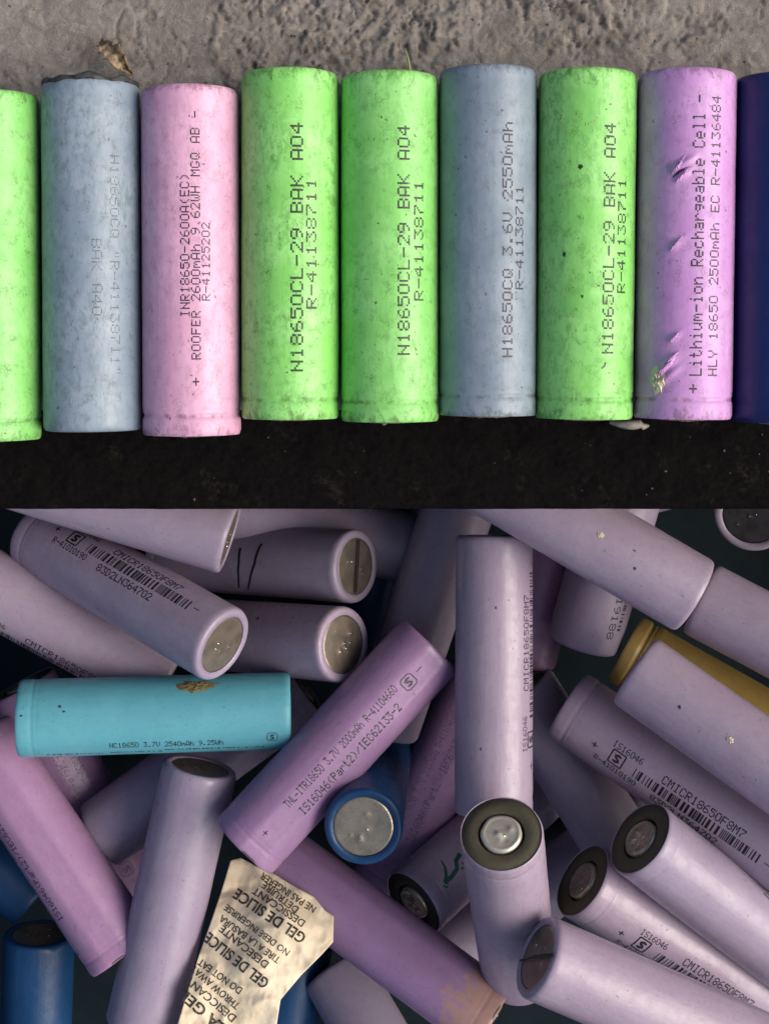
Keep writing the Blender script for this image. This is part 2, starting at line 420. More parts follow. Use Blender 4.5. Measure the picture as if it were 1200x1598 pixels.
    def nuggets(s, par, pts, rr):
        """torn weld metal: small ragged scraps"""
        v, f = [], []
        for (x, y, z) in pts:
            b = len(v); n = 7; r0 = rr.uniform(0.22, 0.42); sg = 1 if z > 0 else -1
            for (rf, dz) in ((1.0, -0.12), (0.6, 0.10)):
                for k in range(n):
                    t = k * math.tau / n; q = r0 * rf * rr.uniform(0.7, 1.3)
                    v.append((x + q * math.cos(t), y + q * math.sin(t) * 0.75, z + sg * dz))
            v.append((x, y, z + sg * rr.uniform(0.12, 0.2)))
            for k in range(n):
                a, c = b + k, b + (k + 1) % n
                q1 = (a, c, c + n, a + n); q2 = (a + n, c + n, b + 2 * n)
                f += [q1, q2] if sg > 0 else [tuple(reversed(q1)), tuple(reversed(q2))]
        if v: mesh_obj('weld_scrap', v, f, M_WELD, par, smooth=False)
    # ---- things on the sleeve
    def patch(s, name, mat, sm, v, rs, rv, h, seed=0, ang=0.0):
        """a small irregular raised scab that hugs the sleeve"""
        rr = random.Random(seed); n = 18; rings = 5
        ph = [rr.uniform(0.7, 1.2) for _ in range(n)]
        vv, ff = [], []
        def pt(q, k, lift):
            c, d = q * ph[k % n] * math.cos(k * math.tau / n) * rs, q * ph[k % n] * math.sin(k * math.tau / n) * rv
            return s.on(sm + c * math.cos(ang) - d * math.sin(ang), v + c * math.sin(ang) + d * math.cos(ang), lift)
        vv.append(s.on(sm, v, h))
        for i in range(1, rings + 1):
            q = i / rings
            for k in range(n): vv.append(pt(q, k, 0.02 if i == rings else h * (0.6 + rr.uniform(-0.45, 0.45)) * (1 - q ** 3) + 0.05))
        for k in range(n): ff.append((0, 1 + (k + 1) % n, 1 + k))
        for i in range(rings - 1):
            for k in range(n):
                a, b = 1 + i * n + k, 1 + i * n + (k + 1) % n
                ff.append((a, b, b + n, a + n))
        return mesh_obj(name, vv, [tuple(reversed(q)) for q in ff], mat, s.root, smooth=False)

def spots(c, lst, mat=None):
    for (sc, v, rad, seed) in lst:
        k = Ink(c); k.blob(sc, v, rad, seed); k.build('dirt_mark', mat or INKDIM)

def lav_print(c, roll, ink=INK, seed=3):
    """the print of the lavender cells: mark, number, barcode between two lines"""
    k = Ink(c); k.text('+', 10.6, 12.6, roll + 0.2, 1.9); k.text('-', 58.0, 60.0, roll + 0.1, 1.5)
    k.text('IS16046', 15.0, 23.4, roll + 3.4, 1.6); k.text('R-41010190', 12.6, 24.4, roll - 2.6, 1.6)
    k.text('CMICR18650F8M7', 29.0, 51.5, roll + 2.9, 2.1); k.text('83D2LN364702', 28.6, 47.0, roll - 3.0, 1.9)
    k.build('printed_lettering', ink)
    k = Ink(c); k.bars(22.6, 56.5, roll, 2.6, seed); k.build('barcode', ink)
    k = Ink(c); k.mark(17.6, roll + 0.4, 3.5, True); k.build('certification_mark', ink)

def violet_print(c, roll, ink=INK):
    k = Ink(c); k.text('+', 6.2, 8.0, roll - 0.8, 1.6)
    k.text('TNL-ITR18650 3.7V 2000mAh R-41104660', 14.6, 52.0, roll, 2.05)
    k.text('IS16046(Part2)/IEC62133-2', 15.8, 49.6, roll - 3.9, 2.2)
    k.text('-', 57.8, 60.0, roll - 1.3, 1.6); k.build('printed_lettering', ink)
    k = Ink(c); k.mark(54.9, roll - 1.6, 3.4); k.build('certification_mark', ink)

# ------------------------------------------------------------------ the setting: slab, strip and tub
def fbm(x, y, oct=5, seed=0, lac=2.03, gain=0.5):
    """vectorised value noise"""
    out = np.zeros_like(x); amp = 1.0; tot = 0
    for o in range(oct):
        xi = np.floor(x).astype(np.int64); yi = np.floor(y).astype(np.int64)
        xf = x - xi; yf = y - yi
        u = xf * xf * xf * (xf * (xf * 6 - 15) + 10); v = yf * yf * yf * (yf * (yf * 6 - 15) + 10)
        def hsh(a, b):
            h = (a * 374761393 + b * 668265263 + (seed + o * 13) * 974634777) & 0x7FFFFFFF
            h = ((h ^ (h >> 13)) * 1274126177) & 0x7FFFFFFF
            return ((h ^ (h >> 16)) & 0xFFFF) / 65535.0
        n = (hsh(xi, yi) * (1 - u) + hsh(xi + 1, yi) * u) * (1 - v) + (hsh(xi, yi + 1) * (1 - u) + hsh(xi + 1, yi + 1) * u) * v
        out += n * amp; tot += amp; amp *= gain; x = x * lac + 17.3; y = y * lac + 5.1
    return out / tot

def sheet(name, xs, ys, hfun, mat, skirt=None):
    X, Y = np.meshgrid(np.array(xs), np.array(ys))
    Zz = hfun(X, Y)
    nx, ny = len(xs), len(ys)
    v = np.stack([X, Y, Zz], -1).reshape(-1, 3)
    idx = np.arange(nx * ny).reshape(ny, nx)
    f = np.stack([idx[:-1, :-1], idx[:-1, 1:], idx[1:, 1:], idx[1:, :-1]], -1).reshape(-1, 4).tolist()
    v = v.tolist()
    if skirt is not None:
        loop = list(idx[0, :]) + list(idx[1:, -1]) + list(idx[-1, -2::-1]) + list(idx[-2:0:-1, 0])
        b = len(v); n = len(loop)
        v += [[v[i][0], v[i][1], skirt] for i in loop]
        for k in range(n): f.append([int(loop[k]), b + k, b + (k + 1) % n, int(loop[(k + 1) % n])])
        f.append([b + k for k in range(n)][::-1])
    return mesh_obj(name, v, f, mat)

def spaced(a, b, fa, fb, fine, coarse):
    out = []; x = a
    while x < b - 1e-6:
        out.append(x); x += fine if fa <= x < fb else coarse
    out.append(b); return out

def concrete_mat():
    m = NB('rough_mortar'); v = m.coords(rand=False)
    big = m.noise(v, 0.045, 4, 0.6); mid = m.noise(v, 0.35, 6, 0.65, 0.6); fine = m.noise(v, 2.2, 6, 0.7)
    c = m.mix(m.ramp(big, 0.35, 0.65), (0.250, 0.222, 0.198), (0.180, 0.158, 0.140))
    c = m.mix(m.ramp(mid, 0.50, 0.68, 0, 0.65), c, (0.36, 0.33, 0.295))
    c = m.mix(m.ramp(mid, 0.30, 0.44, 0.7, 0), c, (0.135, 0.118, 0.105))
    c = m.mix(m.ramp(fine, 0.57, 0.72, 0, 0.5), c, (0.42, 0.385, 0.345))
    c = m.mix(m.ramp(fine, 0.28, 0.42, 0.55, 0), c, (0.10, 0.082, 0.070))
    ggr = m.noise(v, 0.9, 3, 0.5)
    c = m.mix(m.ramp(ggr, 0.68, 0.73, 0, 0.6), c, (0.06, 0.05, 0.045))
    st = m.noise(v, 0.075, 5, 0.7, 1.2)
    c = m.mix(m.ramp(st, 0.54, 0.64, 0, 0.45), c, (0.085, 0.070, 0.058))
    return m.done(c, 0.88, m.bump(m.math('ADD', fine, m.math('MULTIPLY', mid, 0.8)), 0.0003, 0.9), spec=0.25)
M_CONC = concrete_mat()

def conc_h(X, Y):
    wx = fbm(X * 0.09, Y * 0.09, 3, 11) * 9; wy = fbm(X * 0.09 + 40, Y * 0.09, 3, 12) * 9
    # diagonal trowel drag
    U = (X * 0.80 + Y * 0.6) + wx; V = (-X * 0.6 + Y * 0.80) + wy
    drag = fbm(U * 0.16, V * 0.55, 5, 3)
    t = fbm(X * 0.28 + wx * 0.3, Y * 0.34 + wy * 0.3, 5, 4)
    flake = np.clip((t - 0.52) * 9, 0, 1) * 0.75 + np.clip((t - 0.66) * 9, 0, 1) * 0.6      # flakes of mortar skin
    pits = -np.clip((fbm(X * 0.9, Y * 0.9, 3, 5) - 0.62) * 6, 0, 1) * 0.6
    rough = np.clip((fbm(X * 0.045 + 3, Y * 0.06, 3, 9) - 0.5) * 4.0 + 0.75 + X * 0.004, 0.22, 1.35)
    cr = np.abs(fbm(X * 0.045 + wx * 0.05, Y * 0.06 + wy * 0.05, 4, 31) - 0.5)
    crack = -np.exp(-(cr / 0.006) ** 2) * 0.5
    sharp = 1 - np.abs(fbm(U * 0.42, V * 0.62, 4, 41) * 2 - 1)         # sharp torn ridges in the skin
    sharp = np.clip((sharp - 0.80) * 5, 0, 1) * np.clip((fbm(X * 0.06 + 8, Y * 0.08, 3, 42) - 0.42) * 6, 0, 1)
    return -1.0 + rough * ((drag - 0.5) * 0.9 + flake * 0.75 + pits * 1.1 - sharp * 0.5 + (fbm(X * 1.9, Y * 1.9, 4, 6) - 0.5) * 0.65) * 0.92 + crack - 1.1 * np.clip(1.25 - np.hypot((X + 52) / 7.0, (Y - 60) / 3.2) + (fbm(X * 0.5, Y * 0.5, 3, 51) - 0.5) * 1.6, 0, 0.5)
slab = sheet('concrete_slab', spaced(-240, 240, -80, 80, 0.40, 6.0), spaced(-10, 190, 36, 74, 0.40, 4.0), conc_h, M_CONC, skirt=-25)
tag(slab, 'rough grey brown mortar surface with flaked skin under and above the row', kind='structure')

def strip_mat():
    m = NB('shadow_black_with_soil'); v = m.coords(rand=False)
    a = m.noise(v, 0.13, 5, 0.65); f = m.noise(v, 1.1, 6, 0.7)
    c = m.mix(m.ramp(f, 0.4, 0.65), (0.004, 0.0035, 0.0035), (0.007, 0.006, 0.006))  # near-black base: the shadow below the row put into the colour
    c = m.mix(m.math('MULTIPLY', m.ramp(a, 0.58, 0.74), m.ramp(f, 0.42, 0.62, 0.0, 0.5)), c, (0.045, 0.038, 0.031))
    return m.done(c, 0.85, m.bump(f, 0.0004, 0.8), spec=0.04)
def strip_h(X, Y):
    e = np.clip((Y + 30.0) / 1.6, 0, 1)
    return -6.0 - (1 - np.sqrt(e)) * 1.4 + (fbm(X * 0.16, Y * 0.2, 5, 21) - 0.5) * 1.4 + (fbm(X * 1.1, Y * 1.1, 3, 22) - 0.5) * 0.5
strip = sheet('shadow_strip', spaced(-240, 240, -80, 80, 0.6, 6.0), spaced(-30.0, -10.3, -40, 0, 0.5, 0.5), strip_h, strip_mat(), skirt=-15)  # added dark strip in place of ground shaded by the row
tag(strip, 'soil dusted black strip standing in for the shadow below the row, at the concrete edge', 'shadow strip')

def tub():
    x0, x1, y0, y1, zf, zt = -175, 175, -285, 25, -134, -58
    bm = bmesh.new()
    def box(a, b):
        r = bmesh.ops.create_cube(bm, size=1)
        for q in r['verts']:
            q.co = Vector(((a[0] + b[0]) / 2 + q.co.x * (b[0] - a[0]), (a[1] + b[1]) / 2 + q.co.y * (b[1] - a[1]), (a[2] + b[2]) / 2 + q.co.z * (b[2] - a[2]))) * MM
    box((x0, y0, zf - 3), (x1, y1, zf))
    for a, b in (((x0 - 3, y0, zf - 3), (x0, y1, zt)), ((x1, y0, zf - 3), (x1 + 3, y1, zt)), ((x0 - 3, y0 - 3, zf - 3), (x1 + 3, y0, zt)), ((x0 - 3, y1, zf - 3), (x1 + 3, y1 + 3, zt))): box(a, b)
    me = bpy.data.meshes.new('plastic_tub'); bm.to_mesh(me); bm.free()
    me.materials.append(plain_mat('dark_teal_plastic', (0.002, 0.009, 0.015), (0.004, 0.013, 0.019), 0.2, 0.7))
    o = bpy.data.objects.new('plastic_tub', me); COL.objects.link(o)
    tag(o, 'dark teal plastic tub showing in the gaps under the heaped cells', 'tub')
tub()

# ------------------------------------------------------------------ the row on the concrete (+ ends towards the tub unless said)
def row(label, mat, xt, xb, yt, yb, plus='B', **kw):
    z = RB
    # ends: the sleeve's outline sits a little outside its axis point
    A = (xt, yt + 13); B = (xb, yb - 6)
    c = Cell(label, GROUP_ROW, mat, A, z, B, z, plus, hi=True, **{**dict(groove=random.uniform(0.16, 0.34), wav=0.07), **kw})
    return c
def lime_print(c, v1, v2, s0, s1, t0, t1):
    k = Ink(c); k.text('N18650CL-29 BAK A04', s0, s1, v1, 2.35); k.text('R-41138711', t0, t1, v2, 2.1); k.build('printed_lettering', INKGREEN)

c = row('pale green cell cut off by the left edge, beside the worn grey cell', S['lime'], -16, -12, 137, 699)
c = row('worn blue grey cell with a torn black rim and faint downward print', S['greyworn'], 142, 146, 122, 690, plus='A', groove=0.05, ring=M_RINGBLK)
k = Ink(c); k.text('H18650CQ "R-41138711"', 14.0, 55.0, 4.3, 1.9, 0.75, 0.1); k.text('BAK A40', 29.5, 44.0, 0.9, 1.9, 0.75, 0.1); k.build('printed_lettering', INKFADE)
GREYC = c
c = row('pink cell with three lines of print, right of the worn grey cell', S['pink'], 297, 300, 129, 692)
k = Ink(c); k.text('INR18650-2600A(EC)', 22.0, 48.5, 1.1, 1.75); k.text('ROOFER 2600mAh 9 62WH MGQ AB -', 14.2, 60.0, -0.85, 1.75); k.text('R-41125202', 25.0, 39.6, -2.75, 1.6)
k.text('+', 9.4, 11.2, -0.8, 1.7); k.build('printed_lettering', INKDIM)
PINKC = c
c = row('green cell right of the pink one, print down its middle', S['lime'], 453, 453.5, 104, 659)
lime_print(c, -1.2, -4.0, 9.0, 55.0, 20.5, 45.0)
c = row('green cell left of the smooth grey one, its left side deep green', S['lime'], 608, 608.5, 108, 663)
lime_print(c, -2.6, -5.7, 12.5, 55.0, 22.5, 45.0)
c = row('smooth grey cell between two green cells, with dark clear print', S['grey'], 761, 760.5, 99, 653)
k = Ink(c); k.text('H18650CQ 3.6V 2550mAh', 11.0, 54.5, -3.75, 2.05); k.text('R-41138711', 23.5, 43.0, -6.3, 1.9); k.build('printed_lettering', INKDIM)
c = row('grimy green cell with a small pinched crease, left of the orchid cell', S['lime'], 917, 910, 104, 657,
        blisters=((23.6, 1.2, 1.3, 0.35, 0.34, 1.5), (23.6, -0.3, 1.3, 0.35, 0.34, 1.5), (11.2, -4.4, 0.2, 1.2, 0.15, 0.3)))
lime_print(c, -4.4, -7.3, 12.3, 55.0, 23.5, 45.0)
spots(c, [(46.5, 1.1, 0.55, 3), (22.9, 0.5, 0.4, 4), (52.0, -4.0, 0.3, 5), (30.5, 4.0, 0.5, 8)], INKGREEN)
k = Ink(c); k.stroke([(9.6, -3.2), (10.0, -3.8), (10.7, -4.0)], 0.3); k.build('scuff', INKGREEN)
c = row('orchid purple cell with torn blistered sleeve and two print lines', S['orchid'], 1072, 1064, 104, 658,
        blisters=((46.6, 1.2, 0.5, 2.3, 0.75, 0.6), (45.0, 0.4, 0.45, 2.0, 0.65, 0.7), (47.6, -0.6, 0.4, 1.6, 0.5, 0.6), (32.6, 1.4, 0.35, 1.6, 0.5, 0.6), (31.6, 1.9, 0.3, 1.2, 0.4, 0.6), (15.2, 1.6, 0.35, 1.3, 0.6, 0.7), (9.6, 3.0, 0.45, 2.4, 0.8, 0.7), (8.2, 2.4, 0.45, 2.4, 0.75, 0.7), (10.9, 2.6, 0.4, 1.8, 0.6, 0.7), (6.6, 5.6, 0.45, 1.8, 0.6, 0.2)))
k = Ink(c); k.text('Lithium-ion Rechargeable Cell -', 8.2, 60.0, -2.3, 2.35); k.text('HLY 18650 2500mAh EC R-41136484', 8.2, 60.0, -5.7, 2.0)
k.text('+', 5.0, 7.0, -1.9, 2.0); k.build('printed_lettering', INKDIM)
c.patch('torn_spot', M_TORN, 7.4, 4.6, 2.5, 1.7, 0.5, 5)
c.patch('torn_flap', S['orchid'], 9.6, 3.0, 2.6, 0.45, 0.75, 6, -0.7); c.patch('torn_flap', S['orchid'], 11.2, 2.2, 2.0, 0.4, 0.6, 7, -0.7)
c.patch('torn_flap', S['orchid'], 46.6, 1.4, 2.3, 0.5, 0.7, 8, -0.6); c.patch('torn_flap', S['orchid'], 44.9, 0.6, 1.9, 0.4, 0.55, 9, -0.7)
c.patch('torn_flap', S['orchid'], 15.2, 1.6, 1.3, 0.3, 0.5, 10, -0.7); c.patch('torn_flap', S['orchid'], 32.4, 1.5, 1.6, 0.3, 0.4, 11, -0.6)
k = Ink(c); k.stroke([(44.6, 2.4), (45.6, 1.2), (46.4, -0.2), (46.6, -1.0)], lambda t: 0.5 * math.sin(math.pi * min(1, t + 0.1))); k.build('scuff', INKDIM)
c = row('dark navy cell cut off at the right end of the row', S['navy'], 1224, 1217, 110, 650)

def torn_rim():
    """rolled black remnant of the sleeve on the top end of the worn grey cell"""
    v, f = [], []; n = 70
    for k in range(n + 1):
        t = -math.pi * 0.62 + k * 1.24 * math.pi / n
        q = 8.6 + 0.35 * mnoise.noise((k * 0.21, 2.0, 0)); zz = 32.5 + 0.5 + 0.75 * mnoise.noise((k * 0.13, 5.0, 1))
        for (dr, dz) in ((0.35, -0.9), (0.45, 0.0), (0.1, 0.35), (-0.5, 0.1), (-0.9, -0.8)):
            v.append(((q + dr) * math.cos(t), (q + dr) * math.sin(t), zz + dz))
    for k in range(n):
        for j in range(4):
            a = k * 5 + j; f.append((a, a + 1, a + 6, a + 5))
    mesh_obj('torn_sleeve_rim', v, f, plain_mat('blackened_film', (0.02, 0.02, 0.018), (0.07, 0.075, 0.075), 0.8, 0.4), GREYC.root)
torn_rim()

# ------------------------------------------------------------------ the heap in the tub
def heap(label, mat, A, zA, B, mode, plus='A', **kw):
    return Cell(label, GROUP_HEAP, S[mat], A, zA, B, mode, plus, **kw)
FAC = ((0.10, 0.30),)

c = heap('lavender cell with a barcode above the turquoise cell, dull dished end facing down right', 'lav', (349, 1007), -60, (58, 836), 'D', plus='B', base=M_BASE)
lav_print(c, 4.0)
c = heap('lavender cell sloping off the left edge, under the upper left barcode cell', 'lav', (262, 1066), -90, (-100, 868), -88, plus='B'); lav_print(c, -11.5, INK, 5)
c = heap('plum cell deep at the left, passing beneath the turquoise cell', 'violet', (212, 1400), -112, (20, 1040), -108, plus='B', facet=FAC); violet_print(c, 3.0, INKFAINT)
c = heap('turquoise cell with a crusty tan glue patch on its upper side', 'teal', (32, 1121), -71, (440, 1109), -76, plus='A', base=M_BASEDARK)
k = Ink(c); k.text('NC18650 3.7V 2540mAh 9.25Wh', 22.0, 49.0, -7.9, 1.8); k.bars(7.0, 20.0, -11.2, 0.55, 11); k.bars(22.0, 34.0, -11.0, 0.5, 12); k.bars(35.0, 58.0, -10.3, 0.5, 13); k.mark(60.5, -6.6, 2.4); k.build('printed_lettering', INK)
c.patch('glue_patch', M_CRUST, 42.6, 7.0, 5.2, 2.0, 0.5, 8)
spots(c, [(10.5, 2.5, 0.45, 1), (11.5, 1.3, 0.35, 2), (1.6, 0.6, 0.4, 7)])
c = heap('short looking lavender cell lying under the turquoise cell and the tall pale cell', 'lav', (156, 1304), -97, (470, 1075), -100, plus='B')
c = heap('violet pink cell with a long crease leaving the left edge, lower left', 'violet', (194, 1488), -81, (-34, 1148), -89, plus='A', facet=((0.22, 0.33),), wav=0.07); violet_print(c, 13.0, INKDIM)
c = heap('plain tall lavender cell standing left of the silica packet, dark end on top', 'lav', (313, 1196), -78, (221, 1610), -78, plus='B', base=M_BASE, spots=4)
c = heap('violet cell with two diagonal lines of print, lying on top in the middle', 'violet', (381, 1321), -66, (660, 1018), -74, plus='A', facet=((-0.30, 0.34),), wav=0.06); violet_print(c, -0.8)
c = heap('lavender cell whose brown dished end touches the middle violet cell', 'lav', (537, 1006), -74, (262, 984), 'D', plus='B', spots=8)
spots(c, [(42.5, 5.0, 0.45, 3)])
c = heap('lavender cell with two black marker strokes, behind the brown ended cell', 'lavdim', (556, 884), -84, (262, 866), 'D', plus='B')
k = Ink(c)
k.stroke([(34.0, 3.0), (34.2, -1.0), (33.4, -5.0), (31.8, -8.5)], lambda t: 0.9 * (1 - 0.5 * t)); k.stroke([(40.5, 4.5), (39.5, -1.0), (37.0, -5.5), (34.6, -8.8)], lambda t: 0.9 * (1 - 0.5 * t))
k.build('pen_stroke', PENBLK)
v = [(-0.35, -6.6, -32.95), (0.35, -6.6, -32.95), (0.45, 0, -33.0), (0.3, 6.6, -32.95), (-0.3, 6.6, -32.95), (-0.35, 0, -33.0)]
mesh_obj('pen_line', v, [(0, 5, 2, 1), (5, 4, 3, 2)], PENBLK, c.root, False)
c = heap('lavender cell coming out from under the shadow strip above the upper barcode cell', 'lav', (360, 838), -69, (-20, 722), -71, plus='B', base=M_BASE)
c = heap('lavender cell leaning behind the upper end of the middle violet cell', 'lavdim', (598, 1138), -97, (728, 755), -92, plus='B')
c = heap('upright lavender cell in the centre, its lower end behind the capped cell', 'lav', (770, 1268), -63, (771, 846), -69, plus='A'); lav_print(c, -11.8, INKDIM, 9)
spots(c, [(48.5, -0.4, 0.35, 4), (16.0, 3.0, 0.35, 6)])
c = heap('lavender cell in the lower centre, its bright silver cap facing straight up', 'lav', (782, 1300), -35, (809, 1515), 'D', plus='A', button=M_BUTTON, groove=0.2)
c = heap('lavender cell with a green marker scribble and a black capped end', 'lav', (644, 1410), -91, (885, 1190), 'D', plus='A', ring=M_RINGBLK)
k = Ink(c)
k.stroke([(9.2, 3.2), (8.6, 1.2), (7.2, -0.6), (5.8, -1.6)], lambda t: 0.35 + 0.8 * t); k.stroke([(5.8, -1.4), (8.4, -1.6), (11.0, -1.0), (12.2, 0.6), (14.5, 1.2)], 1.15)
k.stroke([(12.0, -1.6), (13.0, -2.2), (13.8, -1.6), (13.0, -0.8)], 0.4); k.stroke([(4.9, -1.8), (5.6, -2.8), (6.4, -2.2), (5.6, -1.7)], 0.45)
k.build('pen_stroke', PENGRN)
c = heap('long violet cell below the blue one, with an orange stained lower end', 'violetst', (769, 1592), -75, (446, 1353), -91, plus='A', facet=((-0.22, 0.34),))
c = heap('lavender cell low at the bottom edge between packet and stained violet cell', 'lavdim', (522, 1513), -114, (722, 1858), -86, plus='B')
c = heap('blue cell with a broad bright steel end, right of the middle violet cell', 'blue', (567, 1291), -58, (592, 1160), 'D', plus='B', base=M_BRIGHT, spots=5)
c = heap('shaded violet cell with print, deep between blue and upright cells', 'violet', (762, 1040), -112, (592, 1400), -114, plus='B', facet=FAC); violet_print(c, 3.0, INKFAINT)
c = heap('shaded plum cell right behind the upright lavender cell', 'violet', (812, 1030), -104, (905, 660), -100, plus='B')
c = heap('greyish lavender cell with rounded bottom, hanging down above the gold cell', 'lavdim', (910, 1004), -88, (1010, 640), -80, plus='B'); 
k = Ink(c); k.text('83D2LN19188', 36.0, 60.5, 6.2, 2.0); k.bars(40.0, 58.0, 8.6, 1.2, 4); k.build('printed_lettering', INK)
c = heap('lavender cell with a white chip, sloping down from under the strip at right', 'lav', (1082, 930), -52, (706, 709), -56, plus='A', groove=0.0)
c.patch('chipped_film', M_CHIP, 26.3, -1.2, 0.9, 0.7, 0.3, 3)
spots(c, [(16.0, 1.4, 0.4, 5), (18.0, -2.0, 0.3, 2)])
c = heap('lavender cell at the right edge, end to end with the chipped one', 'lav', (1092, 934), -70, (1450, 1122), -52, plus='B')
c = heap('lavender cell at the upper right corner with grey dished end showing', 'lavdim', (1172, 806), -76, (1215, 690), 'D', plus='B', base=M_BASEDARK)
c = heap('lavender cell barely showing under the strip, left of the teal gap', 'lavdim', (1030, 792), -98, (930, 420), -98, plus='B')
c = heap('gold brown cell squeezed between lavender cells at the right', 'gold', (975, 1012), -90, (1330, 1216), -74, plus='A', groove=0.6)
c = heap('broad plain lavender cell over the gold one at the right edge', 'lav', (990, 1046), -63, (1339, 1293), -44, plus='B')
c.patch('chipped_film', M_CHIP, 65 - 26.5, 0.4, 1.0, 0.7, 0.3, 9)
spots(c, [(51.5, 1.0, 0.45, 5)])
c = heap('lavender cell with a sharp barcode running off the right edge', 'lav', (885, 1099), -83, (1224, 1333), -64, plus='A', groove=0.12); lav_print(c, -4.6)
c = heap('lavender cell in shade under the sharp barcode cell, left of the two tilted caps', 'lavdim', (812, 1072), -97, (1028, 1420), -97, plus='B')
c = heap('lavender cell with olive capped end, upper of the two tilted caps', 'lav', (997, 1307), -54, (1276, 1526), 'D', plus='A', groove=0.08)
k = Ink(c); k.stroke([(33.0, 9.0), (36.0, 8.4), (39.0, 8.9), (43.0, 8.2)], 0.5); k.build('scuff', INKDIM)
k = Ink(c); k.stroke([(34.0, 9.9), (38.0, 9.6), (44.0, 9.5)], 0.4); k.build('scuff', INKDIM)
c = heap('lavender barcode cell with olive capped end, lower of the two tilted caps', 'lav', (907, 1373), -64, (1214, 1572), 'D', plus='A', groove=0.12); lav_print(c, -5.8)
c = heap('lavender cell at the bottom right, black line drawn across its dished end', 'lav', (837, 1492), -40, (1215, 1658), 'D', plus='B', base=M_BASE)
v = [(-6.6, 2.0, -32.95), (-6.8, 2.7, -32.95), (0, -0.1, -33.0), (8.4, -2.1, -32.9), (8.4, -1.3, -32.9), (0, 0.7, -33.0)]
mesh_obj('pen_line', [(q[0], q[1], q[2]) for q in v], [(0, 5, 2, 1), (5, 4, 3, 2)], PENBLK, c.root, False)
c = heap('blue cell standing in the lower left corner, dull steel end on top', 'blue', (62, 1456), -104, (48, 1880), -108, plus='B', base=M_BASE)
c = heap('dark blue cell under the creased violet pink cell at the left edge', 'blue', (58, 1400), -116, (-190, 1190), -116, plus='B')
c = heap('dark blue cell deep under the silica packet', 'blue', (468, 1470), -118, (395, 1850), -118, plus='B')
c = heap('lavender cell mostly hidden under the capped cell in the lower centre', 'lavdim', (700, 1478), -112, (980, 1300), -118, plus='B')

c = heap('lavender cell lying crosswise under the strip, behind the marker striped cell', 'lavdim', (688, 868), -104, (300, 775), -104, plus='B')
c = heap('dark blue cell at the bottom of the dark gap in the upper middle', 'blue', (560, 1010), -122, (640, 640), -122, plus='B')

